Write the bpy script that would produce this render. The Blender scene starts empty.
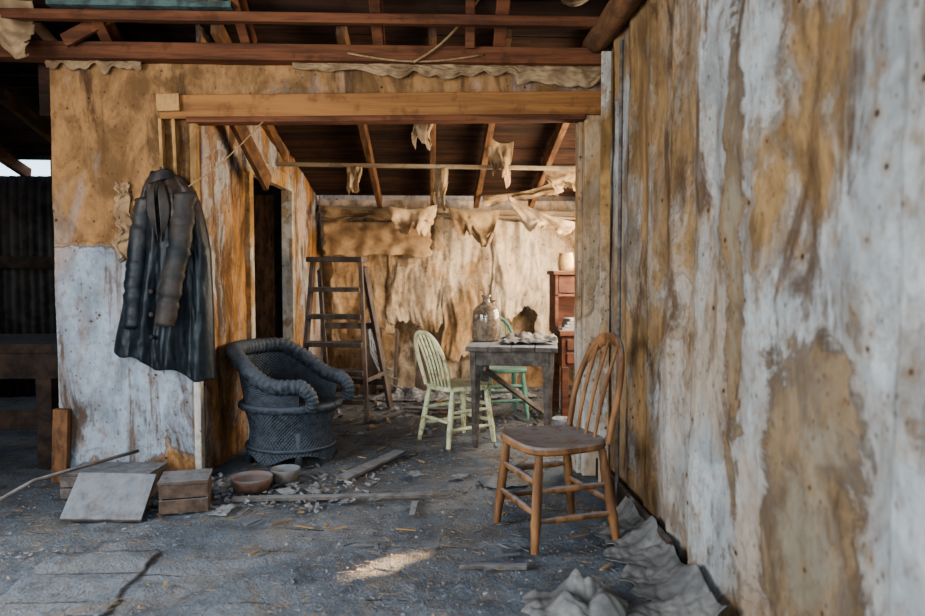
import bpy, math, random
from mathutils import Vector, Matrix, noise
random.seed(7)
V=Vector
def nz(x,y=0,z=0): return noise.noise(V((x,y,z)))
def fr(x,y=0,z=0,o=4): return noise.fractal(V((x,y,z)),0.9,2.0,o)
def lerp(a,b,t): return a+(b-a)*t
def ss(a,b,x):
    t=max(0,min(1,(x-a)/(b-a))); return t*t*(3-2*t)

# ---------------------------------------------------------------- materials
class NT:
    def __init__(s,name):
        s.m=bpy.data.materials.new(name); s.m.use_nodes=True
        s.t=s.m.node_tree; s.n=s.t.nodes; s.l=s.t.links
        s.b=s.n['Principled BSDF']; s.b.inputs['Roughness'].default_value=.9
        s.b.inputs['Specular IOR Level'].default_value=.25
        s.tc=s.n.new('ShaderNodeTexCoord'); s.pos=s.tc.outputs['Object']
    def put(s,sock,v):
        if isinstance(v,(int,float,tuple)):
            if isinstance(v,tuple) and len(v)==3 and sock.type=='RGBA': v=v+(1,)
            sock.default_value=v
        else: s.l.new(v,sock)
    def math(s,op,a,b=0.0,c=0.0,clamp=False):
        n=s.n.new('ShaderNodeMath'); n.operation=op; n.use_clamp=clamp
        s.put(n.inputs[0],a); s.put(n.inputs[1],b); s.put(n.inputs[2],c); return n.outputs[0]
    def add(s,a,b): return s.math('ADD',a,b)
    def mul(s,a,b): return s.math('MULTIPLY',a,b)
    def sub(s,a,b): return s.math('SUBTRACT',a,b)
    def smooth(s,v,a,b,lo=0.0,hi=1.0):
        n=s.n.new('ShaderNodeMapRange'); n.interpolation_type='SMOOTHSTEP'
        s.put(n.inputs[0],v)
        for i,x in zip((1,2,3,4),(a,b,lo,hi)): n.inputs[i].default_value=x
        return n.outputs[0]
    def scale(s,sc,off=(0,0,0),rot=(0,0,0)):
        n=s.n.new('ShaderNodeMapping'); n.inputs['Scale'].default_value=sc
        n.inputs['Location'].default_value=off; n.inputs['Rotation'].default_value=rot
        s.l.new(s.pos,n.inputs[0]); return n.outputs[0]
    def noise(s,vec,scale=1.0,detail=5.0,rough=.6,dist=0.0):
        n=s.n.new('ShaderNodeTexNoise'); s.l.new(vec,n.inputs['Vector'])
        n.inputs['Scale'].default_value=scale; n.inputs['Detail'].default_value=detail
        n.inputs['Roughness'].default_value=rough; n.inputs['Distortion'].default_value=dist
        return n.outputs[0]
    def voro(s,vec,scale,feature='F1'):
        n=s.n.new('ShaderNodeTexVoronoi'); n.feature=feature; s.l.new(vec,n.inputs['Vector'])
        n.inputs['Scale'].default_value=scale; return n.outputs['Distance']
    def mix(s,f,a,b):
        n=s.n.new('ShaderNodeMix'); n.data_type='RGBA'
        s.put(n.inputs[0],f); s.put(n.inputs[6],a); s.put(n.inputs[7],b); return n.outputs[2]
    def xyz(s):
        n=s.n.new('ShaderNodeSeparateXYZ'); s.l.new(s.pos,n.inputs[0]); return n.outputs
    def up(s):
        g=s.n.new('ShaderNodeNewGeometry'); n=s.n.new('ShaderNodeSeparateXYZ')
        s.l.new(g.outputs['Normal'],n.inputs[0]); return n.outputs[2]
    def fin(s,col,height=None,bs=.4,bd=.01,rough=None):
        s.put(s.b.inputs['Base Color'],col)
        if rough is not None: s.put(s.b.inputs['Roughness'],rough)
        if height is not None:
            n=s.n.new('ShaderNodeBump'); n.inputs['Strength'].default_value=bs
            n.inputs['Distance'].default_value=bd
            s.l.new(height,n.inputs['Height']); s.l.new(n.outputs[0],s.b.inputs['Normal'])
        return s.m

DUST=(.24,.27,.30)
def wood(name,c1,c2,st=(3,3,25),dust=.6,rough=.85,dustc=DUST,sc=1.0,chip=None):
    s=NT(name)
    g=s.noise(s.scale(st),sc,6,.65,.3)
    p=s.noise(s.pos,9,4,.6)
    c=s.mix(s.smooth(g,.35,.65),c1,c2)
    c=s.mix(s.smooth(p,.52,.68,0,.55),c,tuple(x*.35 for x in c1))
    if chip: c=s.mix(s.smooth(s.noise(s.pos,22,5,.7),.54,.6),c,chip)
    d=s.mul(s.smooth(s.up(),.35,.9),s.smooth(s.noise(s.pos,14,5,.7),.3,.6,.3*dust,dust))
    c=s.mix(d,c,dustc)
    return s.fin(c,g,.35,.006,rough)

def wallmat(name,base,stain,dark,bias,seed=0,spots=True,darkth=.6,second=None,edge=.4,soft=.05,streak=.35,st2amt=.5,drip=.0,st2f=14,rings=.5,st2z=.09,spotr=1.0,dkz=.9,dripsc=(11,11,.5)):
    s=NT(name); X=s.xyz(); o=(seed*3.1,seed*1.7,seed*2.3)
    big=s.noise(s.scale((1.5,1.5,1.1),o),1,7,.62,.35)
    st=s.noise(s.scale((5,5,.5),o),1,6,.62,.1)
    val=s.add(s.add(s.mul(big,1.3-streak),s.mul(st,streak)),-.15)
    val=s.add(val,bias(s,X))
    fine=s.noise(s.scale((30,30,18)),1,6,.7)
    med=s.noise(s.scale((5,5,3.2),(5,1,seed)),1,7,.66,.6)
    st2=s.noise(s.scale((st2f,st2f,st2f*st2z),(2,3,seed)),1,6,.68,.3)
    bc=s.mix(s.smooth(med,.35,.68),base,tuple(x*.55 for x in base))
    yel=s.noise(s.scale((2.6,2.6,.9),(1,8,seed)),1,7,.64,.4)
    bc=s.mix(s.smooth(yel,.45,.64,0,.8),bc,tuple(lerp(a,b,.65) for a,b in zip(base,stain)))
    bc=s.mix(s.smooth(st2,.48,.68,0,st2amt),bc,tuple(lerp(a,b,.7)*.75 for a,b in zip(base,stain)))
    sc=s.mix(s.smooth(med,.38,.64),stain,tuple(x*.42 for x in stain))
    sc=s.mix(s.smooth(yel,.52,.64,0,.5),sc,tuple(lerp(a,b,.4)*.9 for a,b in zip(base,stain)))
    sc=s.mix(s.smooth(st2,.5,.7,0,st2amt),sc,tuple(x*.35 for x in stain))
    c=s.mix(s.smooth(val,.51-soft,.51+soft),bc,sc)
    for cen,wd,am in ((.505,.020,edge),(.555,.012,edge*rings),(.45,.010,edge*rings*.8)):
        e=s.math('ABSOLUTE',s.sub(val,cen)); em=s.smooth(e,0,wd,am,0)
        c=s.mix(em,c,dark)
    dk=s.noise(s.scale((4,4,dkz),(9,seed,4)),1,7,.70,.6)
    c=s.mix(s.smooth(dk,darkth-.04,darkth+.08,0,.88),c,dark)
    if drip:
        dr=s.noise(s.scale(dripsc,(4,seed,1)),1,6,.72,.3)
        c=s.mix(s.mul(s.smooth(dr,.55,.66,0,drip),s.smooth(big,.36,.52)),c,(.12,.068,.03))
    if second is not None:
        f,col2=second(s,X,big,med,st2); c=s.mix(f,c,col2)
    if spots:
        v=s.voro(s.scale((9,9,9)),1.0)
        c=s.mix(s.smooth(v,.05*spotr,.24*spotr,.4,0),c,(.22,.12,.05))
        c=s.mix(s.smooth(v,.03*spotr,.085*spotr,.95,0),c,(.02,.014,.011))
        v2=s.voro(s.scale((27,27,21),(3,3,3)),1.0)
        c=s.mix(s.mul(s.smooth(v2,.08,.22,.7,0),s.smooth(med,.40,.52)),c,(.09,.055,.03))
    c=s.mix(s.smooth(fine,.46,.75,0,.6),c,tuple(x*.42 for x in stain))
    h=s.add(s.add(s.mul(fine,.5),s.mul(st2,.3)),s.add(s.mul(s.smooth(val,.48,.53),.25),s.mul(med,1.1)))
    return s.fin(c,h,.7,.012,.9)

DK=(.07,.038,.02)
def gauss(s,a,ca,ra,b,cb,rb,wob=None,wa=1.9):
    da=s.math('DIVIDE',s.sub(a,ca),ra); db=s.math('DIVIDE',s.sub(b,cb),rb)
    d=s.math('SQRT',s.add(s.mul(da,da),s.mul(db,db)))
    if wob is not None: d=s.add(d,s.mul(s.sub(wob,.5),wa))
    return d
def bias_right(s,X):
    far=s.smooth(X[1],2.35,2.75,0,.09)
    far2=s.smooth(X[1],1.2,1.45,.17,0)
    return s.add(s.add(far,far2),-.025)
def sec_right(s,X,big,med,st2):
    w=s.noise(s.scale((4,4,4),(7,7,7)),1,7,.66,.8)
    d1=gauss(s,X[1],1.80,.27,X[2],.42,.60,w,2.0)
    d2=gauss(s,X[1],2.25,.08,X[2],1.2,.8,w,3.0)
    d=s.math('MINIMUM',d1,d2)
    f=s.smooth(d,.78,1.05,.88,0)
    inner=s.mix(s.smooth(med,.4,.60),(.10,.065,.036),(.23,.155,.085))
    inner=s.mix(s.smooth(d,.25,.6,.6,0),inner,(.24,.215,.16))
    ed=s.smooth(s.math('ABSOLUTE',s.sub(d,.86)),0,.12,.8,0)
    inner=s.mix(ed,inner,(.045,.03,.02))
    return f,inner
M_right=wallmat('water_stained_wallpaper',(.40,.415,.41),(.32,.20,.095),DK,bias_right,1,True,.57,sec_right,.35,.08,.22,.35,.65,4.5,.8,.45,1.3,1.5,(7,7,.7))
def bias_part(s,X):
    a=s.smooth(X[2],1.18,1.42,-.17,.24)
    r=s.smooth(X[0],-1.62,-1.50,0,-.24)
    low=s.smooth(X[2],.0,.35,.18,0)
    up=s.smooth(X[2],1.9,2.05,0,1)
    keep=s.smooth(X[2],1.0,1.4)
    return s.add(s.add(a,low),s.mul(s.mul(r,keep),s.sub(1.0,up)))
M_part=wallmat('peeling_ochre_plaster',(.38,.44,.50),(.41,.225,.098),DK,bias_part,2,True,.57,None,.6,.03,.35,.45,.8,10,.6,.2)
M_left=wallmat('stained_wallpaper',(.46,.47,.47),(.42,.215,.08),DK,lambda s,X:s.smooth(X[2],.5,1.2,-.02,.02),3,True,.535,None,.5,.05,.3,.4,.5,8,.6,.35,1.0,1.6)
M_back=wallmat('stained_canvas',(.60,.48,.35),(.47,.30,.16),(.07,.045,.028),lambda s,X:s.smooth(X[2],.2,1.6,-.03,-.01),4,True,.60,None,.3,.07,.15,.25,.35,6,.5,.5)
M_jamb=wallmat('peeling_jamb_paint',(.56,.54,.49),(.46,.27,.11),DK,lambda s,X:s.smooth(X[2],.6,1.8,-.06,.05),5,True,.61)
M_trim=wood('ochre_painted_timber',(.35,.165,.058),(.21,.095,.036),(1.2,8,25),.15,.75)
M_beam=wood('roof_timber',(.20,.080,.038),(.09,.038,.020),(2,6,30),0,.85)
M_beam2=wood('dusty_rafter_timber',(.22,.11,.052),(.085,.045,.026),(25,3,8),0,.85)
M_box=wood('dull_brown_box_wood',(.14,.095,.065),(.07,.05,.038),(18,3,18),.8,.85)
M_dark=wood('dark_old_boards',(.07,.045,.032),(.028,.021,.017),(9,1,9),.3,.9)
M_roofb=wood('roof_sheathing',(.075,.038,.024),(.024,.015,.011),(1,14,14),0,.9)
M_pale=wood('dusty_pale_lath',(.38,.30,.20),(.22,.15,.09),(2,8,20),.3,.9)
M_grey=wood('grey_weathered_wood',(.17,.145,.125),(.085,.07,.06),(18,3,18),.85,.9)
M_ladder=wood('ladder_wood',(.15,.115,.095),(.075,.056,.048),(12,12,2.5),.9,.85,(.20,.21,.23))
M_chairw=wood('worn_oak',(.31,.155,.065),(.125,.058,.027),(14,14,3),.95,.6,(.25,.255,.26))
M_yel=wood('chipped_cream_yellow_paint',(.72,.74,.48),(.58,.60,.36),(14,14,3),.4,.55,(.45,.46,.42),chip=(.38,.32,.18))
M_grn=wood('chipped_green_paint',(.17,.34,.25),(.11,.23,.17),(14,14,3),.5,.6)
M_red=wood('red_brown_desk_wood',(.17,.068,.042),(.08,.036,.024),(2,6,18),.7,.7)

def floormat():
    s=NT('dusty_dirt_floor'); X=s.xyz()
    a=s.noise(s.pos,1.3,8,.70,.5); b=s.noise(s.pos,6,8,.78,.4); c_=s.noise(s.pos,70,4,.8)
    c=s.mix(s.smooth(a,.38,.62),(.145,.175,.21),(.26,.285,.31))
    c=s.mix(s.smooth(b,.47,.66,0,.75),c,(.09,.096,.105))
    c=s.mix(s.smooth(s.noise(s.pos,2.6,8,.75,.7),.50,.62,0,.6),c,(.27,.235,.19))
    v=s.voro(s.scale((38,38,38)),1.0); v2=s.voro(s.scale((90,90,90)),1.0)
    msk=s.smooth(b,.46,.60)
    c=s.mix(s.mul(s.smooth(v,.12,.26,.65,0),msk),c,(.40,.37,.33))
    c=s.mix(s.smooth(v2,.2,.34,.5,0),c,(.06,.062,.065))
    fy=s.math('FRACT',s.mul(s.add(X[1],s.mul(b,.03)),4.2))
    seam=s.mul(s.smooth(s.math('ABSOLUTE',s.sub(fy,.5)),0,.03,.75,0),s.smooth(a,.50,.60))
    c=s.mix(seam,c,(.05,.045,.04))
    h=s.add(s.add(s.mul(c_,.4),s.mul(b,1.5)),s.add(s.mul(seam,-.4),s.mul(s.smooth(v,.1,.3,1,0),.15)))
    return s.fin(c,h,1.0,.028,.95)
M_floor=floormat()
def plain(name,c1,c2,sc=8,rough=.9,bs=.4,bd=.01,dust=0,dustc=DUST,sheen=0):
    s=NT(name); a=s.noise(s.pos,sc,6,.65,.3); f=s.noise(s.pos,sc*9,3,.7)
    c=s.mix(s.smooth(a,.36,.64),c1,c2)
    if dust: c=s.mix(s.mul(s.smooth(s.up(),.1,.8),s.smooth(a,.35,.6,.4*dust,dust)),c,dustc)
    m=s.fin(c,s.add(a,s.mul(f,.3)),bs,bd,rough)
    s.b.inputs['Sheen Weight'].default_value=sheen
    return m
M_rag=plain('dusty_canvas_rag',(.38,.265,.15),(.21,.135,.075),7)
M_ragc=plain('torn_cream_cloth',(.56,.41,.26),(.36,.24,.14),7)
M_ragg=plain('grey_floor_cloth',(.22,.215,.20),(.11,.108,.105),6)
M_paper=plain('old_paper',(.27,.285,.30),(.16,.17,.18),12)
M_card=plain('brown_cardboard',(.44,.29,.165),(.26,.165,.09),5)
M_wick=plain('weathered_wicker',(.066,.078,.094),(.024,.029,.036),30,.55,dust=.4,dustc=(.19,.22,.26))
M_rubble=plain('rubble',(.34,.34,.34),(.12,.12,.125),40)
M_metal=plain('rusty_corrugated_iron',(.08,.07,.065),(.035,.028,.026),5,.7)
M_rope=plain('hemp_cord',(.36,.24,.12),(.25,.16,.08),50)
M_pot=plain('stoneware_pot',(.52,.34,.17),(.34,.20,.09),20,.5)
M_terra=plain('dusty_terracotta',(.20,.115,.08),(.12,.075,.055),20,.85,dust=.6)
M_book=plain('old_papers',(.34,.30,.27),(.18,.17,.17),25)
M_teal=plain('faded_teal_paint',(.10,.15,.135),(.05,.06,.055),12)
def coatmat():
    s=NT('black_wool_coat'); a=s.noise(s.pos,7,6,.65,.4); X=s.xyz()
    top=s.smooth(X[2],1.15,1.65)
    c=s.mix(s.smooth(a,.4,.7),(.010,.014,.018),(.022,.031,.038))
    c=s.mix(s.mul(s.smooth(a,.38,.6,.1,.85),top),c,(.09,.062,.045))
    f=s.noise(s.pos,90,3,.7)
    return s.fin(c,s.add(a,s.mul(f,.3)),.5,.010,.42)
M_coat=coatmat()
M_sleeve=plain('dusty_black_sleeve',(.065,.049,.039),(.018,.020,.022),6,.55)
def glass():
    s=NT('dusty_jug_glass'); a=s.noise(s.pos,18,5,.7)
    c=s.mix(s.smooth(a,.4,.65),(.52,.42,.32),(.25,.19,.14))
    s.b.inputs['Transmission Weight'].default_value=.6
    s.b.inputs['Specular IOR Level'].default_value=.7
    return s.fin(c,a,.1,.003,.10)
M_glass=glass()

# ---------------------------------------------------------------- mesh builder
class MB:
    def __init__(s): s.v=[];s.f=[];s.m=[]
    def quadbox(s,M,size,mi=0,jit=0):
        b=len(s.v); hx,hy,hz=[a/2 for a in size]
        for x in(-hx,hx):
            for y in(-hy,hy):
                for z in(-hz,hz):
                    p=V((x,y,z))
                    if jit: p+=V([random.uniform(-jit,jit) for _ in range(3)])
                    s.v.append(M@p)
        for q in((0,1,3,2),(4,6,7,5),(0,4,5,1),(2,3,7,6),(0,2,6,4),(1,5,7,3)):
            s.f.append([b+i for i in q]); s.m.append(mi)
    def box(s,lo,hi,mi=0,rz=0,jit=0):
        lo=V(lo);hi=V(hi); c=(lo+hi)/2
        s.quadbox(Matrix.Translation(c)@Matrix.Rotation(rz,4,'Z'),hi-lo,mi,jit)
    def beam(s,p0,p1,w,h,mi=0,up=(0,0,1),roll=0,jit=0):
        p0=V(p0);p1=V(p1);d=p1-p0;L=d.length;x=d.normalized();u=V(up)
        if abs(x.dot(u))>.98:u=V((0,1,0))
        y=u.cross(x).normalized();z=x.cross(y)
        R=Matrix((x,y,z)).transposed().to_4x4()@Matrix.Rotation(roll,4,'X')
        s.quadbox(Matrix.Translation((p0+p1)/2)@R,(L,w,h),mi,jit)
    def tube(s,pts,r,n=8,mi=0,caps=True,flat=1.0):
        pts=[V(p) for p in pts];N=len(pts)
        if not isinstance(r,(list,tuple)): r=[r]*N
        b=len(s.v); t0=(pts[1]-pts[0]).normalized()
        a=V((0,0,1)) if abs(t0.z)<.9 else V((1,0,0))
        nrm=(a-t0*a.dot(t0)).normalized()
        for i,p in enumerate(pts):
            t=(pts[min(i+1,N-1)]-pts[max(i-1,0)]).normalized()
            nrm=(nrm-t*nrm.dot(t)).normalized(); bn=t.cross(nrm)
            for k in range(n):
                an=2*math.pi*k/n
                s.v.append(p+nrm*math.cos(an)*r[i]+bn*math.sin(an)*r[i]*flat)
        for i in range(N-1):
            for k in range(n):
                k2=(k+1)%n
                s.f.append([b+i*n+k,b+i*n+k2,b+(i+1)*n+k2,b+(i+1)*n+k]);s.m.append(mi)
        if caps:
            s.f.append([b+k for k in range(n)][::-1]);s.m.append(mi)
            s.f.append([b+(N-1)*n+k for k in range(n)]);s.m.append(mi)
    def lathe(s,prof,c,n=32,mi=0,M=None):
        b=len(s.v);c=V(c)
        for r,z in prof:
            for k in range(n):
                a=2*math.pi*k/n;p=V((r*math.cos(a),r*math.sin(a),z))
                if M: p=M@p
                s.v.append(c+p)
        for i in range(len(prof)-1):
            for k in range(n):
                k2=(k+1)%n
                s.f.append([b+i*n+k,b+i*n+k2,b+(i+1)*n+k2,b+(i+1)*n+k]);s.m.append(mi)
    def grid(s,f,nu,nv,mi=0,cut=None):
        b=len(s.v)
        for j in range(nv+1):
            for i in range(nu+1): s.v.append(V(f(i/nu,j/nv)))
        for j in range(nv):
            for i in range(nu):
                if cut and cut((i+.5)/nu,(j+.5)/nv): continue
                a=b+j*(nu+1)+i; s.f.append([a,a+1,a+nu+2,a+nu+1]);s.m.append(mi)
    def slab(s,outline,z0,z1,mi=0,inset=.0):
        n=len(outline);c=sum((V((x,y)) for x,y in outline),V((0,0)))/n
        b=len(s.v);rings=[(z0,1-inset),(lerp(z0,z1,.25),1),(lerp(z0,z1,.75),1),(z1,1-inset),(z1-.004,.8),(z1-.009,.4)]
        for z,k in rings:
            for x,y in outline: s.v.append(V((c.x+(x-c.x)*k,c.y+(y-c.y)*k,z)))
        for i in range(len(rings)-1):
            for k in range(n):
                k2=(k+1)%n
                s.f.append([b+i*n+k,b+i*n+k2,b+(i+1)*n+k2,b+(i+1)*n+k]);s.m.append(mi)
        s.f.append([b+k for k in range(n)][::-1]);s.m.append(mi)
        s.f.append([b+(len(rings)-1)*n+k for k in range(n)]);s.m.append(mi)
    def done(s,name,mats,smooth=False,bevel=0,solid=0,loc=(0,0,0),rz=0):
        me=bpy.data.meshes.new(name);me.from_pydata([tuple(p) for p in s.v],[],s.f)
        for m in(mats if isinstance(mats,(list,tuple)) else [mats]): me.materials.append(m)
        for p,mi in zip(me.polygons,s.m): p.material_index=mi
        me.update();me.validate()
        import bmesh
        bm=bmesh.new();bm.from_mesh(me)
        lv=[v for v in bm.verts if not v.link_faces]
        if lv: bmesh.ops.delete(bm,geom=lv,context='VERTS')
        if not solid: bmesh.ops.recalc_face_normals(bm,faces=bm.faces)
        bm.to_mesh(me);bm.free()
        if smooth:
            for p in me.polygons:p.use_smooth=True
            if smooth=='auto':
                try: me.set_sharp_from_angle(angle=math.radians(40))
                except Exception: pass
        o=bpy.data.objects.new(name,me);bpy.context.scene.collection.objects.link(o)
        o.location=loc;o.rotation_euler=(0,0,rz)
        if solid:
            m=o.modifiers.new('thick','SOLIDIFY');m.thickness=solid;m.offset=0
        if bevel:
            m=o.modifiers.new('bevel','BEVEL');m.width=bevel;m.segments=2;m.limit_method='ANGLE'
        return o

# ---------------------------------------------------------------- shell
XR=.955
b=MB()
def ff(u,v):
    x=lerp(-5.2,2.2,u);y=lerp(-1.6,7.6,v)
    z=.014*fr(x*1.6,y*1.6,3)+.010*nz(x*9,y*9,1)+.005*nz(x*23,y*23,4)
    return (x,y,z-.012)
b.grid(ff,320,380)
b.done('floor',M_floor,True)

seams=[-1.2,-.3,.6,1.44,2.56,2.82,3.12,3.45,3.72,4.06]
b=MB()
def wr(u,v):
    y=lerp(-1.2,4.06,u);z=lerp(-.02,2.75,v)
    k=0
    for i in range(len(seams)-1):
        if seams[i]<=y: k=i
    t=(y-seams[k])/(seams[k+1]-seams[k])
    x=XR-(.022 if y>2.5 else .012)*t**3+.004
    x+=.022*nz(y*2.6,z*.9,k*.4)+.009*nz(y*6,z*3.5,5)+.003*nz(y*20,z*16,8)
    if y>2.4: x+=-.016*max(0,nz(y*9,z*.35,k*7+2))
    x+=-.010*max(0,nz(y*5,z*5,31))
    return (x,y,z)
b.grid(wr,520,140)
b.box((XR+.05,-1.2,-.05),(XR+.12,4.1,2.8),0)
b.done('wall_right',M_right,True)

b=MB()
XL=-2.05
def wp(x0,x1,z0,z1,nu,nv):
    def f(u,v):
        x=lerp(x0,x1,u);z=lerp(z0,z1,v)
        y=4.0-.012*nz(x*3,z*2.5,1)-.007*nz(x*12,z*6,2)-.004*nz(x*40,z*40,4)
        return (x,y,z)
    b.grid(f,nu,nv)
wp(XL,-1.29,-.02,2.26,90,200)
wp(-1.29,XR,2.04,2.26,160,20)
b.box((XL,4.012,-.02),(-1.29,4.09,2.26));b.box((-1.29,4.012,2.0),(XR+.6,4.09,2.26))
b.box((XR-.12,4.012,-.02),(1.7,4.09,2.26))
b.done('wall_partition',M_part,'auto')

b=MB()
def flap(u,v):
    w=.07+.03*nz(v*5,9)
    x=-1.70+w*u+.025*nz(v*7,1);z=1.20+.42*v+.03*nz(u*6,3)
    y=3.98-.05*(1-u)**2*(.6+.6*nz(v*5,2))
    return(x+.04*(1-u)*nz(v*11,5),y,z)
b.grid(flap,12,40);b.done('torn_wallpaper',M_card,True,solid=.002)

DY0,DY1=4.90,6.02
def LX(y): return -1.29+.056*(y-4)
b=MB()
def wl(y0,y1,z0,z1,nu,nv):
    def f(u,v):
        y=lerp(y0,y1,u);z=lerp(z0,z1,v)
        return (LX(y)+.012*nz(y*4,z*2,4)+.008*nz(y*11,z*8,2)-.008,y,z)
    b.grid(f,nu,nv)
wl(4.09,DY0,-.02,2.5,50,110);wl(DY0,DY1,1.80,2.3,40,20);wl(DY1,7.25,-.02,2.1,60,90)
b.done('wall_backroom_left',M_left,True,solid=.02)
b=MB()
for y in(DY0,DY1): b.box((LX(y)-.06,y-.055,0),(LX(y)+.03,y+.055,1.84))
b.beam((LX(DY0-.1),DY0-.1,1.86),(LX(DY1+.1),DY1+.1,1.86),.06,.12)
b.done('trim_doorway_casing',M_jamb,bevel=.004)
b=MB()
for i in range(4): b.beam((-1.40-.16*i,6.10+.04*i,.02),(-1.40-.16*i,6.10+.04*i,1.78),.15,.03,up=(0,1,0))
b.beam((-1.34,6.07,.5),(-1.94,6.22,.5),.03,.1);b.beam((-1.34,6.07,1.4),(-1.94,6.22,1.4),.03,.1)
b.done('door_1',M_beam2,bevel=.003)

b=MB()
def wb(u,v):
    x=lerp(-1.35,1.75,u);z=lerp(-.02,1.85,v)
    y=7.20+.045*nz(x*2.6,z*.6,3)+.03*nz(x*7,z*1.5,9)+.02*nz(x*5,z*6,1)+.012*nz(x*15,z*14,1)
    return(x,y,z)
b.grid(wb,260,130);b.box((-1.5,7.29,-.05),(1.8,7.35,2.0));b.done('wall_back',M_back,True)
b=MB()
b.box((1.6,4.09,-.02),(1.66,4.5,2.6));b.box((1.6,6.6,-.02),(1.66,7.3,2.6))
b.box((1.6,4.5,-.02),(1.66,6.6,.75));b.box((1.6,4.5,1.75),(1.66,6.6,2.6));b.done('wall_backroom_right',M_left)
def sheetwall(x0,x1,z1,L,y,s,mat):
    b=MB()
    def f(u,v):
        x=lerp(x0,x1,u)+.06*nz(v*2,s,3)*v
        l=L*(1+.22*nz(u*2,s)+.05*nz(u*14,s))
        z=z1-l*v-.03*math.sin(math.pi*u)*(1-v)
        fo=1-abs(nz(u*3.5+.6*nz(v*2,s),v*.8,s))*2
        d=.055*nz(u*2.2,v*1.6,s)+.035*fo*.8+.026*nz(u*5,v*4,s)+.012*nz(u*12,v*11,s)
        return(x,y-d*(.5+v*.5)-.02-.05*v*v*abs(nz(u*2,s,9)),z)
    def cut(u,v):
        e=min(u,1-u)
        return e<.06*max(0,.2+1.3*nz(v*6,s,u>.5))
    b.grid(f,80,100,0,cut);b.done('torn_canvas_sheet',mat,True,solid=.003)
sheetwall(-1.0,-.38,1.66,1.15,7.10,1,M_back)
sheetwall(-.44,.10,1.68,1.05,7.07,2,M_back)
sheetwall(.06,.62,1.67,1.35,7.10,3,M_back)
sheetwall(.58,1.05,1.66,.95,7.07,4,M_back)
sheetwall(1.0,1.5,1.66,1.2,7.10,5,M_back)

b=MB()
b.box((-2.80,-1.3,-.02),(-2.74,.1,3.2));b.box((-2.80,2.4,-.02),(-2.74,4.2,2.9))
b.box((-2.80,.1,-.02),(-2.74,2.4,.6));b.box((-2.80,.1,2.3),(-2.74,2.4,3.6));b.done('wall_left',M_dark)
b=MB();b.box((-2.8,-1.3,-.02),(-1.6,-1.24,4.2));b.box((.6,-1.3,-.02),(1.05,-1.24,4.2));b.box((-1.6,-1.3,2.3),(.6,-1.24,4.2));b.done('wall_front',M_dark)

b=MB()
def cor(x0,x1,y,z0,z1):
    def f(u,v):
        x=lerp(x0,x1,u);return(x,y+.012*math.sin(x*2*math.pi/.085),lerp(z0,z1,v))
    b.grid(f,int((x1-x0)/.008),4)
cor(-5.1,-1.35,6.8,-.02,2.02)
b.done('wall_storeroom_back',M_metal,True,solid=.003)
b=MB();b.box((-5.16,4.1,-.02),(-5.1,4.8,2.8));b.box((-5.16,6.2,-.02),(-5.1,6.9,2.8));b.box((-5.16,4.8,-.02),(-5.1,6.2,1.0));b.box((-5.16,4.8,1.8),(-5.1,6.2,2.8));b.done('wall_storeroom_left',M_dark)
b=MB();b.box((-5.1,4.0,-.02),(-2.74,4.06,2.8));b.done('wall_storeroom_front',M_dark)
b=MB()
b.beam((-5.1,6.74,1.25),(-1.4,6.74,1.19),.06,.11)
b.beam((-5.1,6.70,2.20),(-1.4,6.70,2.17),.06,.07)
for x in(-4.4,-4.10,-3.40,-2.6):b.beam((x,6.73,0),(x,6.73,2.15),.1,.06)
b.beam((-2.50,5.2,0),(-2.50,5.2,2.25),.10,.10)
b.done('wall_storeroom_framing',M_dark,bevel=.004)
b=MB()
for i in range(4): b.beam((-3.6,4.30+i*.19,.70),(-2.12,4.30+i*.19,.70),.18,.05,jit=.004)
b.beam((-3.6,4.24,.60),(-2.16,4.24,.60),.04,.15)
for x in(-2.25,-3.5):
    for y in(4.27,4.86): b.beam((x,y,0),(x,y,.68),.09,.09)
b.beam((-3.5,4.28,.28),(-2.2,4.28,.28),.03,.12)
b.done('workbench',M_dark,bevel=.005)

sl=.24
b=MB()
for i in range(20):
    y0=4.0+i*.16;z0=2.60-(y0-4)*sl
    if i<19: b.beam((-2.12,y0+.08,z0),(1.8,y0+.08,z0),.155,.02,roll=-math.atan(sl),jit=.004)
    if i<17: b.beam((-5.2,y0+.08,z0+.22),(-2.10,y0+.08,z0+.22),.155,.02,roll=-math.atan(sl),jit=.004)
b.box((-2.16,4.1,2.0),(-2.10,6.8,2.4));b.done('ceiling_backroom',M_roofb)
b=MB()
for i in range(22):
    y0=4.05-i*.165;z0=2.50+(4.05-y0)*.6
    b.beam((-5.2,y0-.08,z0+.04),(1.2,y0-.08,z0+.04),.185,.02,roll=-math.atan(.6),jit=.004)
for i in range(10):
    y0=.4-i*.17;z0=4.6-(.4-y0)*.6
    b.beam((-5.2,y0-.08,z0+.12),(1.2,y0-.08,z0+.12),.19,.02,roll=math.atan(.6),jit=.004)
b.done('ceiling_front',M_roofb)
b=MB()
for x in(-4.4,-3.7,-3.05,-2.43,-1.71,-.99,-.29,.36):
    b.beam((x,4.02,2.36),(x,.45,2.36+3.57*.6),.06,.12,jit=.004)
b.done('ceiling_front_rafters',M_beam,bevel=.004)
b=MB()
for x in(-1.8,-1.2,-.51,0,.42,.95,1.45):
    b.beam((x,4.1,2.50),(x,7.0,2.50-2.9*sl),.05,.10,jit=.004)
for x in(-4.4,-3.75,-3.1,-2.4):
    b.beam((x,4.1,2.72),(x,6.9,2.72-2.8*sl),.05,.10,jit=.004)
b.done('ceiling_backroom_rafters',M_beam2,bevel=.004)
b=MB()
b.beam((-5,3.96,2.305),(XR,3.96,2.305),.10,.09,jit=.004)
b.beam((-5,3.74,2.42),(XR,3.74,2.42),.05,.05,jit=.004)
b.beam((-5,3.62,2.545),(XR,3.62,2.545),.09,.05,jit=.004)
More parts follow.
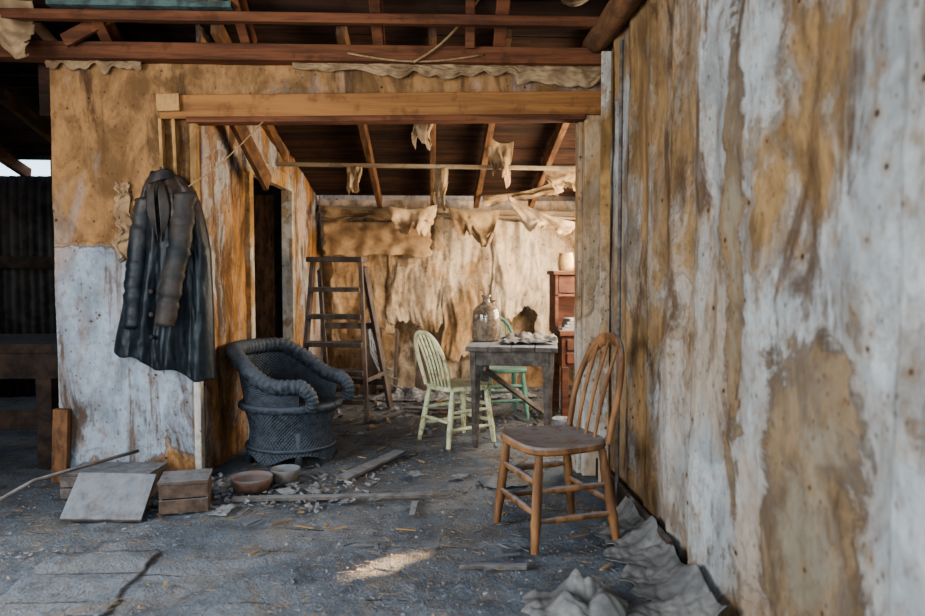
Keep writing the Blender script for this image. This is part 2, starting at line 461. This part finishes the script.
b.beam((-5,3.44,2.50),(.9,3.44,2.52),.10,.07,jit=.004)
b.beam((-1.9,3.86,2.33),(-1.55,3.86,2.52),.03,.07);b.beam((.20,3.9,2.33),(.20,3.86,2.62),.05,.05)
b.done('ceiling_tie_beams',M_beam,bevel=.005)
b=MB();b.beam((-1.9,3.73,2.472),(-1.0,3.73,2.47),.08,.03)
b.done('painted_ceiling_board',M_teal)
b=MB()
pts=[(XR-.07+.008*nz(t*.7,2),lerp(4.0,-1,t/30),2.38+.01*nz(t*.5,8)) for t in range(31)]
b.tube(pts,.065,14);b.done('ceiling_log_beam',M_beam2,True)
b=MB();b.beam((-1.24,5.6,1.965),(1.6,5.6,1.94),.05,.03,jit=.003);b.done('ceiling_lath',M_pale,bevel=.003)
b=MB();b.beam((-1.1,7.06,1.76),(1.6,7.06,1.70),.05,.05,jit=.004);b.tube([(-1.1,7.0,1.72),(0,7.02,1.69),(1.6,7.0,1.66)],.016);b.done('trim_backwall_rail',M_pale,bevel=.003)

# opening trim
b=MB()
b.beam((-1.45,3.965,2.02),(XR-.01,3.965,2.065),.05,.125,jit=.003,mi=0)
b.beam((-1.31,3.975,1.95),(XR-.12,3.975,1.985),.10,.03,mi=1)
b.done('trim_opening_header',[M_trim,M_beam],bevel=.005)
b=MB();b.box((.835,3.945,0),(.945,4.11,1.998),jit=.002);b.box((.81,4.0,0),(.835,4.10,1.98));b.done('trim_opening_jamb',M_jamb,bevel=.006)
b=MB()
b.beam((-1.455,3.97,1.96),(-1.445,3.97,1.60),.018,.05,up=(0,1,0));b.beam((-1.385,3.975,1.96),(-1.375,3.975,1.62),.018,.06,up=(0,1,0))
b.beam((-1.46,3.93,2.035),(-1.34,3.93,2.04),.03,.09)
b.done('trim_opening_stub',M_jamb,bevel=.003)
b=MB();b.beam((-1.285,3.98,0),(-1.285,3.98,1.95),.035,.05,up=(0,1,0),jit=.002);b.done('trim_corner_strip',M_jamb,bevel=.003)
b=MB();b.beam((-1.18,4.25,2.1),(-1.08,4.80,1.72),.03,.12);b.done('leaning_board',M_beam2)
b=MB()
b.beam((-2.03,3.955,0),(-2.01,3.955,.40),.08,.04,up=(0,1,0));b.done('upright_plank',M_beam2,bevel=.003)
b=MB();b.beam((XR-.04,2.7,.05),(XR-.04,3.93,.05),.025,.11,jit=.003);b.done('baseboard_right',M_dark,bevel=.003)
b=MB()
b.tube([(XR-.05,3.47+.006*nz(t,1),t*.15) for t in range(16)],.010,8)
b.done('wall_conduit',M_grey,True)
b=MB();b.beam((XR-.04,3.80,0),(XR-.04,3.82,2.3),.05,.02,up=(0,1,0));b.done('trim_wall_battens',M_jamb,bevel=.002)

# ---- rags & cloth
def rag(name,p0,p1,L,mat,seed=0,n=40,jag=.35,taper=0,sw=.03,ht=.5):
    b=MB();p0=V(p0);p1=V(p1)
    d=(p1-p0).normalized();nn=V((0,0,1)).cross(d).normalized()
    def f(u,v):
        l=L*(1-jag*.5+jag*1.4*nz(u*3+seed,seed*3.3)+.12*nz(u*12,seed))
        uu=lerp(u,.5+.3*nz(seed,2),taper*v**1.5)
        p=p0.lerp(p1,uu)+V((0,0,-l*v-.04*math.sin(math.pi*u)*(1-v)))
        p+=nn*(sw*nz(u*2.5+seed,v*1.5,seed)+sw*.35*nz(u*7,v*4,seed))*(.2+v)*1.5
        p.x+=.05*v*nz(v*2,seed)
        return p
    def cut(u,v):
        e=min(u,1-u); return e<.10*max(0,.3+1.2*nz(v*5,seed,u>.5))*v or (v>.5 and nz(u*5+seed,v*5)>ht)
    b.grid(f,n,n,0,cut);return b.done(name,mat,True,solid=.003)
rag('hanging_rag',(-.12,4.35,2.13),(.01,4.35,2.14),.28,M_ragc,1,taper=.2,sw=.05)
rag('hanging_rag',(.40,5.55,2.20),(.62,5.55,2.14),.40,M_rag,2,taper=.4,sw=.06)
rag('hanging_rag',(-.66,5.58,1.98),(-.54,5.58,1.98),.28,M_rag,3,taper=.3,sw=.05)
rag('hanging_rag',(.00,5.58,1.97),(.12,5.58,1.97),.36,M_rag,4,taper=.3,sw=.05)
rag('hanging_rag',(.45,6.6,1.84),(1.15,6.3,1.96),.13,M_rag,5,sw=.08)
rag('hanging_rag',(.58,5.6,1.74),(1.12,5.5,1.52),.20,M_ragc,6,taper=.4,sw=.07)
rag('hanging_rag',(-.40,6.6,1.74),(.04,6.6,1.76),.34,M_ragc,7,taper=.4,sw=.10)
rag('hanging_rag',(.15,6.7,1.74),(.62,6.7,1.72),.32,M_rag,8,taper=.3,sw=.10)
rag('hanging_rag',(-1.05,6.95,1.77),(-.25,6.93,1.77),.16,M_rag,9,sw=.08)
rag('hanging_rag',(.55,4.6,2.35),(.70,4.6,2.35),.20,M_rag,11,sw=.05)
rag('hanging_rag',(.85,5.62,1.97),(1.2,5.6,1.97),.22,M_rag,12,taper=.3,sw=.06)
b=MB()
def dr(u,v):
    x=lerp(-.75,XR-.03,u);sag=.35+.9*abs(nz(u*5,2))+.5*abs(nz(u*13,7))+(.5 if u>.72 else 0)
    z=2.268-v*.095*sag;y=3.965-.02*math.sin(v*3.1)*sag-.02*abs(nz(u*9,v*3,5))-.012*nz(u*40,v*6)
    return(x,y,z)
b.grid(dr,180,18);b.done('draped_cloth',M_rag,True,solid=.003)
b=MB()
def dr2(u,v):
    x=lerp(XL,-1.55,u);return(x,3.975-.02*abs(nz(u*8,v*3,2))-.010*math.sin(v*3.1),2.27-v*.045*(1+1.4*nz(u*9,4)))
b.grid(dr2,60,10);b.done('draped_cloth',M_rag,True,solid=.003)
rag('ceiling_cloth_scrap',(-2.50,3.68,2.58),(-2.00,3.74,2.50),.26,M_rag,21,sw=.14)
rag('ceiling_cloth_scrap',(-1.25,3.78,2.62),(-1.05,3.78,2.58),.13,M_rag,23,sw=.05)
rag('ceiling_cloth_scrap',(.30,3.6,2.6),(.88,3.65,2.58),.13,M_rag,22,sw=.12,jag=.9)
b=MB()
b.tube([(lerp(-.10,.27,t/10)+.01*nz(t,1),3.88,lerp(2.25,2.62,t/10)-.05*math.sin(t/10*3.14)) for t in range(11)],.007,6)
b.tube([(lerp(-.9,-1.33,t/12),3.93,lerp(1.95,1.58,t/12)-.03*math.sin(t/12*3.14)) for t in range(13)],.004,6)
b.tube([(lerp(-.45,.27,t/12),3.90,2.30-.04*math.sin(t/12*3.14)) for t in range(13)],.006,6)
b.done('ceiling_cord',M_rope,True)

b=MB()
def pn(x0,x1,z0,z1,y,s):
    def f(u,v):
        x=lerp(x0,x1,u)+.03*nz(v*6,s);z=lerp(z0,z1,v)+.06*nz(u*5,s+3)*(1-v)
        return(x,y-.06*abs(nz(u*3,v*2,s))-.04*nz(u*9,v*3,s)-.05*((1-v)**3)*abs(nz(u*4,s,1)),z)
    b.grid(f,50,30)
pn(-1.05,-.02,1.30,1.62,6.98,1)
b.done('nailed_cardboard',M_card,True,solid=.004)
b=MB()
b.beam((-.36,6.80,0),(-.34,6.92,.58),.02,.34,up=(1,0,0),roll=math.pi/2);b.beam((-.08,6.78,0),(-.04,6.9,.5),.20,.02,up=(0,1,0));b.beam((-.62,6.76,0),(-.56,6.88,.62),.16,.02,up=(0,1,0))
b.done('stacked_boards',M_ladder)
b=MB()
for k in range(5):
    r=.10+.05*k
    b.tube([(-.58+r*1.1*(1-math.cos(t/12*1.5))+.02*nz(t*.5,k),6.62-.03*k,.74-.03*k-(.33+.05*k)*math.sin(t/12*1.55)) for t in range(13)],.008,6)
b.done('bent_wire_coil',M_paper,True)

# ---- coat
b=MB()
rows=[(173,160,180),(180,154,190),(190,150,199),(205,146,205),(225,141,210),(250,137,214),(280,132,215),(310,128,216),(345,122,216),(368,119,216)]
def cx(px): return (px-433)*.00549
def cz(py): return 1.175-(py-265)*.00549
def coat(u,v):
    t=v*(len(rows)-1);i=min(int(t),len(rows)-2);k=t-i
    l=lerp(rows[i][1],rows[i+1][1],k);r=lerp(rows[i][2],rows[i+1][2],k);py=lerp(rows[i][0],rows[i+1][0],k)
    bot=ss(.7,1,v)
    py+=bot*(lerp(-20,12,u)+3*math.sin(u*17))
    bulge=math.sin(math.pi*u)**.5
    th=.03+.06*ss(0,.25,v)+.02*v
    fold=(.022*math.sin(u*20+2*v)+.028*nz(u*5,v*1.3,4)+.018*nz(u*11,v*6,7)+.006*nz(u*30,v*20,7))*ss(0,.35,v)
    return(cx(lerp(l,r,u)),3.965-bulge*th-fold*bulge,cz(py))
b.grid(coat,110,130,0)
def lap(sx):
    def f(u,v):
        x0=cx(170);x=x0+sx*(.010+.050*u*math.sin(math.pi*min(1,v*1.05)))+.02*v
        return(x,3.965-.085-.05*ss(0,.3,v)+.015*u,cz(180)-.34*v)
    return f
b.grid(lap(-1),8,20,1);b.grid(lap(1),8,20,1)
def collar(u,v):
    a=lerp(-.3,math.pi+.3,u);r=.055+.02*v
    return(cx(170)+r*math.cos(a),3.92-.05*math.sin(a)*(1+.2*v)+.01,cz(174)-.055*v+.012*math.sin(a*2))
b.grid(collar,24,6,1)
def sleeve(pts,rad,mi):
    P=[V(p) for p in pts];n=40;out=[];rr=[]
    for i in range(n+1):
        t=i/n*(len(P)-1);k=min(int(t),len(P)-2);q=P[k].lerp(P[k+1],t-k)
        out.append(q+V((.008*nz(i*.4,mi),.008*nz(i*.5,3),0)));rr.append(lerp(rad[0],rad[1],i/n)*(1+.22*nz(i*.55,mi*5)+.03*math.sin(i*1.1)))
    b.tube(out,rr,18,mi,True,.7)
sleeve([(cx(194),3.89,cz(196)),(cx(192),3.855,cz(240)),(cx(184),3.84,cz(280)),(cx(176),3.84,cz(322))],(.058,.054),1)
sleeve([(cx(155),3.92,cz(200)),(cx(149),3.90,cz(240)),(cx(144),3.89,cz(285)),(cx(142),3.89,cz(325))],(.052,.046),0)
for i in range(3): b.lathe([(0,.0),(.012,.0),(.012,.004),(0,.006)],(cx(163),3.85,cz(290)-.12*i),12,1,Matrix.Rotation(math.pi/2,3,'X'))
b.done('hanging_coat',[M_coat,M_sleeve],True,solid=.005)
b=MB();b.tube([(cx(170),4.0,cz(176)),(cx(170),3.93,cz(174)),(cx(170),3.915,cz(170))],.006,8);b.done('coat_nail',M_metal)

# ---- spindle chairs
def chair(name,mat,loc,rz,sh=.42,w=.40,d=.40,bh=.44,lean=.10,nsp=5,top_w=.9,leg=.017,rungs=2,thick=.032,crest=False,splay=.035):
    b=MB();out=[]
    for k in range(40):
        a=2*math.pi*k/40;c,s_=math.cos(a),math.sin(a)
        x=abs(c)**.55*(1 if c>0 else -1)*d/2;y=abs(s_)**.55*(1 if s_>0 else -1)*w/2
        y*=lerp(.86,1.03,(x+d/2)/d);out.append((x,y))
    b.slab(out,sh-thick,sh,0,.04)
    def turned(p0,p1,r,n=14,bulb=.25):
        P=[V(p0).lerp(V(p1),i/n) for i in range(n+1)]
        b.tube(P,[r*(.78+bulb*math.sin(math.pi*i/n)+(.16 if i in(3,10) else 0)) for i in range(n+1)],10)
    L={}
    for sx in(-1,1):
        for sy in(-1,1):
            t=V((sx*(d/2-.055),sy*(w/2-.055),sh-thick+.005));f=V((sx*(d/2-.055+splay+(0.02 if sx<0 else 0)),sy*(w/2-.055+splay),.004))
            turned(t,f,leg*1.15);L[(sx,sy)]=(t,f)
    def at(k,z):
        t,f=L[k];q=(z-f.z)/(t.z-f.z);return f.lerp(t,q)
    zs=[sh*.30,sh*.58][:rungs]
    for z in zs:
        turned(at((1,-1),z+.03),at((1,1),z+.03),leg*.75,bulb=.4)
        for sy in(-1,1): turned(at((-1,sy),z),at((1,sy),z),leg*.7,bulb=.4)
    turned(at((-1,-1),sh*.42),at((-1,1),sh*.42),leg*.7)
    xb=-d/2+.03;W=w/2-.045;N=44
    def bowp(t):
        a=math.pi*t;y=-math.cos(a);yy=(abs(y)**.75)*(1 if y>0 else -1);h=math.sin(a)**.42
        ww=W*(1+.14*math.sin(math.pi*min(1,h)))*lerp(1,top_w,h)
        return V((xb-lean*(h**1.25),yy*ww,sh-.01+bh*h))
    b.tube([bowp(i/N) for i in range(N+1)],leg*.82,10)
    if crest:
        P=[bowp(t) for t in [.16+.68*i/20 for i in range(21)]]
        b.tube([p+V((0,0,-.012)) for p in P],[.016+.014*math.sin(math.pi*i/20) for i in range(21)],10,0,True,.45)
    for i in range(nsp):
        q=(i+1)/(nsp+1)*2-1
        best=min((bowp(t/200) for t in range(20,181)),key=lambda p:abs(p.y-q*W*.95))
        bp=V((xb+.01,q*W*.86,sh-.01))
        n=10;P=[bp.lerp(best,j/n)+V((.012*math.sin(math.pi*j/n),0,0)) for j in range(n+1)]
        b.tube(P,[leg*.38+.002*math.sin(math.pi*j/n) for j in range(n+1)],8)
    return b.done(name,mat,'auto',loc=loc,rz=rz)
chair('wooden_chair',M_chairw,(.52,3.08,0),math.radians(197),sh=.432,w=.44,d=.40,bh=.435,lean=.11,nsp=3,top_w=.80,leg=.0175,crest=True,thick=.036)
chair('yellow_chair',M_yel,(.165,4.82,0),math.radians(33),sh=.395,w=.38,d=.38,bh=.365,lean=.12,nsp=5,top_w=.95,leg=.016,splay=.04)
chair('green_chair',M_grn,(.54,5.62,0),math.radians(-80),sh=.40,w=.37,d=.36,bh=.38,lean=.07,nsp=5,top_w=.9,leg=.016)

# ---- table
b=MB()
for i in range(4): b.box((-.29+i*.146,-.45,.640),(-.146+i*.146,.45,.668),0,jit=.003)
b.box((-.255,-.405,.545),(.255,-.385,.64));b.box((-.255,.385,.545),(.255,.405,.64))
b.box((-.255,-.40,.545),(-.235,.40,.64));b.box((.235,-.40,.545),(.255,.40,.64))
for sx in(-1,1):
    for sy in(-1,1):
        b.tube([(sx*.232,sy*.375,z) for z in(.64,.50,.46,.30,.1,.005)],[.038,.038,.032,.028,.024,.020],4)
b.beam((.2,.37,.1),(-.18,-.36,.52),.03,.03)
b.done('wooden_table',M_grey,bevel=.003,loc=(.56,4.93,0),rz=math.radians(-9))
b=MB()
pr=[(0,0),(.088,0),(.096,.012),(.096,.175),(.090,.205),(.068,.235),(.035,.256),(.026,.268),(.025,.295),(.033,.298),(.033,.312),(.024,.314),(.020,.295),(.020,.27),(.030,.25),(.062,.227),(.084,.20),(.090,.17),(.090,.016),(.08,.008),(0,.008)]
b.lathe(pr,(.365,4.92,.671),40);b.tube([(.395,4.92,.935),(.427,4.915,.945),(.435,4.915,.915),(.425,4.915,.895)],.008,8)
b.done('glass_jug',M_glass,True)
b=MB()
def cl(u,v):
    x=lerp(.49,.84,u);y=lerp(4.62,5.26,v)
    return(x+.02*nz(v*5,1)+(y-4.9)*.14,y,.675+.045*abs(nz(x*9,y*7,2))+.020*abs(nz(x*22,y*20,3)))
b.grid(cl,50,50);b.done('crumpled_cloth',M_ragg,True,solid=.003)

# ---- desk with hutch
b=MB()
x0,x1,y0,y1=.95,1.5,5.35,5.85
b.box((x0,y0,.66),(x1,y1,.70));b.box((x0+.02,y0+.03,.42),(x1,y1,.66));b.box((x0+.06,y0+.015,.45),(x1-.1,y0+.035,.53));b.box((x0+.06,y0+.015,.55),(x1-.1,y0+.035,.63))
b.tube([(x0+.25,y0,.59),(x0+.25,y0-.012,.59)],.014,10)
for x in(x0+.05,x1-.05):
    for y in(y0+.05,y1-.05): b.beam((x,y,0),(x,y,.42),.05,.05)
b.box((x0,y0+.22,.70),(x0+.025,y1,1.14));b.box((x1-.025,y0+.22,.70),(x1,y1,1.14));b.box((x0-.02,y0+.18,1.12),(x1+.02,y1,1.15))
b.box((x0,y0+.22,.95),(x1,y1,.97));b.box((x0,y1-.02,.70),(x1,y1,1.14));b.box((x0+.03,y0+.23,.98),(x1-.03,y0+.25,1.11))
b.done('writing_desk',M_red,bevel=.003)
b=MB();b.lathe([(0,0),(.055,0),(.062,.03),(.060,.10),(.052,.125),(.056,.14),(.048,.14),(.045,.12),(.052,.03),(0,.02)],(1.05,5.66,1.152),28);b.done('stoneware_pot',M_pot,True)
b=MB()
for i in range(4): b.box((.99+.01*i,5.40,.702+i*.022),(1.2-.01*i,5.56,.722+i*.022),rz=.1*(i-1.5))
b.done('book_stack',M_book,bevel=.002)
b=MB()
for i in range(5): b.lathe([(0,0),(.016,0),(.018,.05),(.010,.07),(.010,.085),(0,.085)],(1.02+.06*i,5.70+.02*(i%2),.972),12)
b.done('small_bottles',M_glass,True)
b=MB();b.lathe([(0,0),(.05,0),(.075,.06),(.08,.09),(.074,.09),(.07,.06),(.045,.01),(0,.01)],(.93,5.1,.0),24);b.done('enamel_bowl',M_paper,True)

# ---- step ladder
b=MB()
def pt(a,b_,t): return V(a).lerp(V(b_),t)
LB,LT=(-1.02,5.50,0),(-.95,5.78,1.24);RB,RT=(-.50,5.42,0),(-.57,5.72,1.24)
b.beam(LB,LT,.03,.10,up=(1,0,0),roll=math.pi/2);b.beam(RB,RT,.03,.10,up=(1,0,0),roll=math.pi/2)
for t in(.13,.30,.47,.64,.81):
    b.beam(pt(LB,LT,t),pt(RB,RT,t),.15,.035)
b.beam(V(LT)+V((-.03,0,.0)),V(RT)+V((.03,0,.0)),.20,.04)
b.beam((-.90,6.22,0),(-.91,5.82,1.16),.03,.05);b.beam((-.36,6.05,0),(-.55,5.80,1.18),.035,.05)
b.beam((-.90,6.16,.22),(-.40,6.02,.22),.02,.05);b.beam((-.90,5.98,.70),(-.47,5.92,.70),.02,.05)
b.beam((-.94,5.55,.30),(-.90,6.12,.30),.012,.03);b.beam((-.53,5.5,.30),(-.41,5.98,.30),.012,.03)
b.done('step_ladder',M_ladder,bevel=.003)

# ---- wicker armchair
b=MB()
R=.262
def weave(u,v,nu,nv,a=.004): return a*math.sin(u*nu*math.pi)*math.sin(v*nv*math.pi)
def skirt(u,v):
    a=2*math.pi*u;z=lerp(.07,.34,v);fl=.98-.10*math.sin(math.pi*min(1,v*1.1))+.02*v
    r=R*fl+weave(u,v,150,26,.005)
    if v<.35: z-=.05*(1-v/.35)*abs(math.cos(a*2))**3
    return(r*math.cos(a)*1.06,r*math.sin(a)*.98,z)
b.grid(skirt,600,78)
def seat(u,v):
    a=2*math.pi*u;r=(R+.005)*v
    return(r*math.cos(a)*1.06,r*math.sin(a)*.98,.355-.02*(1-v*v)+weave(u,v,80,24,.003)*v)
b.grid(seat,320,60)
b.tube([((R+.016)*1.06*math.cos(i/60*2*math.pi),(R+.016)*.98*math.sin(i/60*2*math.pi),.345) for i in range(61)],[.022+.003*(i%2) for i in range(61)],10)
b.tube([((R-.008)*1.06*math.cos(i/60*2*math.pi),(R-.008)*.98*math.sin(i/60*2*math.pi),.10) for i in range(61)],.012,8)
A0,A1=math.radians(46),math.radians(314)
def H(u):
    m=min(u,1-u); return .485+.185*ss(.08,.36,m)
def shell(u,v):
    a=lerp(A0,A1,u);h=H(u);z=lerp(.34,h,v);m=min(u,1-u)
    r=R+.010+(.030+.025*ss(.1,.4,m))*v**1.3+weave(u,v,130,34,.0045)
    return V((r*math.cos(a)*1.0,r*math.sin(a)*.99,z))
b.grid(lambda u,v:shell(u,v),520,102)
N=150;P=[];rr=[]
for i in range(N+1):
    u=i/N;p=shell(u,1);a=lerp(A0,A1,u);p=p+V((math.cos(a),math.sin(a),0))*.004
    P.append(p);rr.append(.043+.004*math.sin(i*1.9)+.005*math.sin(math.pi*u))
def curl(end):
    a=A0 if end==0 else A1;p=shell(end,1)+V((math.cos(a),math.sin(a),0))*.004
    return [p+V((.075*math.sin(k/25*2.2),(-.02 if end==0 else .02)*k/25,-.13*(k/25)**1.3)) for k in range(1,26)]
c0=curl(0)[::-1];c1=curl(1)
P=c0+P+c1;rr=[.034+.009*(i/25)+.004*math.sin(i*1.9) for i in range(25)]+rr+[.043-.009*(i/25)+.004*math.sin(i*1.9) for i in range(25)]
b.tube(P,rr,14)
for k in range(4):
    a=math.pi/4+k*math.pi/2
    b.tube([(.22*math.cos(a),.22*math.sin(a),.2),(.235*math.cos(a),.235*math.sin(a),.08),(.26*math.cos(a),.26*math.sin(a),.006)],[.022,.02,.026],10)
b.done('wicker_armchair',M_wick,True,loc=(-.868,4.40,0),rz=math.radians(-24))

# ---- boxes etc.
def crate(name,lo,hi,rz,mat):
    b=MB();w,d,h=[a for a in(V(hi)-V(lo))];t=.014
    c=(V(lo)+V(hi))/2
    for k in range(2):
        z0=h*k/2+.003;z1=h*(k+1)/2-.003
        b.box((-w/2,-d/2,z0),(w/2,-d/2+t,z1),jit=.0015);b.box((-w/2,d/2-t,z0),(w/2,d/2,z1),jit=.0015)
        b.box((-w/2,-d/2+t,z0),(-w/2+t,d/2-t,z1),jit=.0015);b.box((w/2-t,-d/2+t,z0),(w/2,d/2-t,z1),jit=.0015)
    b.box((-w/2+t,-d/2+t,.0),(w/2-t,d/2-t,t))
    b.box((-w/2-.005,-d/2-.005,h),(w/2+.005,0,h+t),jit=.003);b.box((-w/2-.005,.004,h),(w/2+.005,d/2+.005,h+t),jit=.003)
    return b.done(name,mat,bevel=.002,loc=(c.x,c.y,lo[2]),rz=rz)
crate('wooden_crate',(-1.31,3.40,0),(-1.09,3.60,.14),math.radians(12),M_box)
crate('wooden_crate',(-1.86,3.62,0),(-1.42,3.84,.12),math.radians(-4),M_grey)
b=MB();b.quadbox(Matrix.Translation((-1.51,3.38,.092))@Matrix.Rotation(math.radians(40),4,'X')@Matrix.Rotation(math.radians(3),4,'Y'),(.36,.25,.02))
b.done('broken_lid',M_grey,bevel=.003)
b=MB();b.tube([(-2.12,3.25,.02),(-1.88,3.42,.16),(-1.57,3.86,.19)],.009,8);b.done('wooden_pole',M_grey,True)
b=MB();b.lathe([(0,.0),(.085,0),(.105,.05),(.110,.075),(.102,.075),(.095,.05),(.08,.012),(0,.012)],(-.95,3.76,0),28);b.done('terracotta_bowl',M_terra,True)
b=MB();b.lathe([(0,.0),(.06,0),(.08,.08),(.075,.08),(.055,.01),(0,.01)],(-.80,3.89,.0),28);b.done('broken_pail',M_grey,True)
b=MB()
b.beam((-1.0,3.58,.012),(.0,3.60,.014),.05,.014,jit=.003)
b.beam((-.50,3.90,.012),(-.20,4.44,.03),.08,.018,jit=.003)
b.beam((.10,2.72,.01),(.36,2.70,.012),.035,.012,jit=.003)
b.beam((-.2,5.9,.02),(.25,5.8,.02),.08,.02);b.beam((-.1,3.3,.01),(-.09,3.5,.01),.03,.012)
b.beam((-.45,5.4,.02),(-.25,5.75,.02),.05,.02)
b.done('loose_boards',M_grey,bevel=.002)
b=MB()
def sheet(cx_,cy,w,d,rz,z,s,n=30,lift=.004):
    R_=Matrix.Rotation(rz,2)
    def f(u,v):
        x=(u-.5)*w*(1+.10*nz(v*4,s)+.08*nz(v*13,s));y=(v-.5)*d*(1+.10*nz(u*4,s+5)+.08*nz(u*13,s))
        q=R_@V((x,y))
        return(cx_+q.x,cy+q.y,z+lift*max(0,nz(q.x*8,q.y*8,s))+lift*.5*abs(nz(q.x*25,q.y*25,s)))
    b.grid(f,n,n)
sheet(-1.32,2.66,.42,.56,.04,.001,1)
b.done('linoleum_sheet',M_floor,True,solid=.003)
b=MB()
for (x,y,sz) in ((-1.0,3.42,.09),(-.75,3.70,.07),(-.62,3.72,.06),(.32,2.90,.06),(-.1,4.0,.07),(.15,3.95,.06)):
    sheet(x,y,sz*1.5,sz,random.uniform(0,3),.004,x*7,12,.03)
b.done('paper_scraps',M_paper,True,solid=.002)
b=MB()
def fc(u,v):
    y=lerp(2.15,3.30,v);wd=lerp(.27,.13,v)
    x=lerp(XR-.045,XR-.045-wd*(1+.6*nz(v*6,3)+.3*nz(v*17,8)),u)
    z=.08*(1-u)**2.5*(1+.8*nz(v*7,2))+.034*abs(nz(x*6,y*5,1))+.016*abs(nz(x*15,y*13,2))+.006*nz(x*40,y*35,5)+.006
    return(x,y,z)
b.grid(fc,60,200);b.done('crumpled_floor_cloth',M_ragg,True,solid=.003)
def heap(name,c,rx,ry,h,mat,s,fold=.03,fq=1):
    b=MB()
    def f(u,v):
        a=2*math.pi*u;r=v;q=1+.35*nz(math.cos(a)*1.5,math.sin(a)*1.5,s)+.12*nz(math.cos(a)*5,math.sin(a)*5,s)
        x=c[0]+rx*r*q*math.cos(a);y=c[1]+ry*r*q*math.sin(a)
        z=h*(1-r**2)*(.6+1.1*nz(x*9,y*9,s))+fold*abs(nz(x*20*fq,y*20*fq,s))*(1-r*.7)+fold*.35*abs(nz(x*45*fq,y*45*fq,s))*(1-r)+.002
        return(x,y,max(.003,z))
    b.grid(f,120,50);return b.done(name,mat,True,solid=.003)
heap('crumpled_rag',(.48,2.36,0),.19,.15,.11,M_ragg,3,.07,.6)
heap('crumpled_rag',(.38,3.85,0),.15,.11,.04,M_ragg,8,.05,.7)
heap('rubble_pile',(-.15,6.45,0),.4,.12,.10,M_rubble,14)
heap('dirt_mound',(.65,6.6,0),.30,.22,.08,M_rubble,16)
b=MB()
def chip(x,y,s,mi):
    a=random.uniform(0,6.28);M=Matrix.Translation((x,y,s*.25))@Matrix.Rotation(a,4,'Z')@Matrix.Rotation(random.uniform(-.5,.5),4,'X')@Matrix.Rotation(random.uniform(-.4,.4),4,'Y')
    b.quadbox(M,(s*random.uniform(.6,2.2),s*random.uniform(.4,1),s*random.uniform(.15,.5)),mi,s*.15)
for i in range(10000):
    y=2.0+5.0*random.random()**1.3
    x=random.uniform(-2.2,.93)
    if y>4 : x=random.uniform(-1.1,1.3)
    if nz(x*1.7,y*1.7,9)<-.15+.3*random.random()-.15: continue
    chip(x,y,random.choice((.003,.004,.005,.006,.007,.010)),random.choice((0,0,0,1,2,2,3)))
for i in range(2600):   # straw
    y=2.0+4.5*random.random()**1.3;x=random.uniform(-2.0,.9) if y<4 else random.uniform(-1,1.2)
    a=random.uniform(0,6.28);L=random.uniform(.015,.05)
    b.quadbox(Matrix.Translation((x,y,.004))@Matrix.Rotation(a,4,'Z')@Matrix.Rotation(random.uniform(-.1,.1),4,'Y'),(L,.0016,.0014),random.choice((3,3,2)))
for i in range(420):
    chip(random.uniform(-1.1,1.3),random.uniform(5.0,7.0),random.uniform(.012,.045),random.choice((0,1,2,3)))
for i in range(240):
    chip(random.uniform(-1.4,-.3),random.uniform(3.4,4.05),random.uniform(.01,.03),random.choice((0,1,2)))
for i in range(110):
    L=random.uniform(.03,.12);x=random.uniform(-1.0,.8);y=random.uniform(2.6,5.6)
    b.quadbox(Matrix.Translation((x,y,.007))@Matrix.Rotation(random.uniform(0,3.1),4,'Z'),(L,random.uniform(.006,.016),.006),random.choice((2,2,3)),.001)
b.done('floor_debris',[M_rubble,M_paper,M_grey,M_rag])

# ---------------------------------------------------------------- light
sc=bpy.context.scene
w=bpy.data.worlds.new('sky');sc.world=w;w.use_nodes=True
bg=w.node_tree.nodes['Background'];sky=w.node_tree.nodes.new('ShaderNodeTexSky')
sky.sky_type='NISHITA';sky.sun_disc=False;sky.sun_elevation=math.radians(35);sky.sun_rotation=math.radians(120)
w.node_tree.links.new(sky.outputs[0],bg.inputs[0]);bg.inputs[1].default_value=.38
def area(name,loc,tgt,sx,sy,e,c):
    l=bpy.data.lights.new(name,'AREA');l.shape='RECTANGLE';l.size=sx;l.size_y=sy;l.energy=e;l.color=c
    o=bpy.data.objects.new(name,l);sc.collection.objects.link(o);o.location=loc
    o.rotation_euler=(V(tgt)-V(loc)).to_track_quat('-Z','Y').to_euler();return o
area('daylight_left_window',(-2.95,1.25,1.5),(.9,2.4,.9),2.1,1.5,160,(.95,.97,1.0))
area('daylight_front_door',(-.5,-1.4,1.3),(-.5,4,1.0),2.0,1.9,105,(.80,.90,1.0))
area('daylight_back_window',(1.75,5.5,1.3),(-.6,6.3,.9),2.0,.95,150,(1.0,.83,.62))
area('storeroom_fill',(-5.25,5.5,1.4),(-3,6.5,.9),1.3,.8,10,(.85,.93,1.0))  # added fill lamp, out of view, to lift the dim corrugated wall
def spot(name,loc,tgt,e,ang,c,bl=.5):
    l=bpy.data.lights.new(name,'SPOT');l.energy=e;l.spot_size=math.radians(ang);l.spot_blend=bl;l.color=c;l.shadow_soft_size=.01
    o=bpy.data.objects.new(name,l);sc.collection.objects.link(o);o.location=loc
    o.rotation_euler=(V(tgt)-V(loc)).to_track_quat('-Z','Y').to_euler()
spot('sunbeam',(-3.6,.0,1.30),(-.22,2.76,0),11000,1.8,(1,.62,.32),1.0)

# ---------------------------------------------------------------- camera
cd=bpy.data.cameras.new('camera');cam=bpy.data.objects.new('camera',cd);sc.collection.objects.link(cam)
cam.location=(0,0,1.14);cd.sensor_width=36;cd.lens=28.02
cam.rotation_euler=(math.radians(90-2.85),0,math.radians(-2.35))
cd.dof.use_dof=True;cd.dof.focus_distance=4.2;cd.dof.aperture_fstop=2.0;cd.clip_start=.05
sc.camera=cam
sc.view_settings.look='AgX - Medium High Contrast'
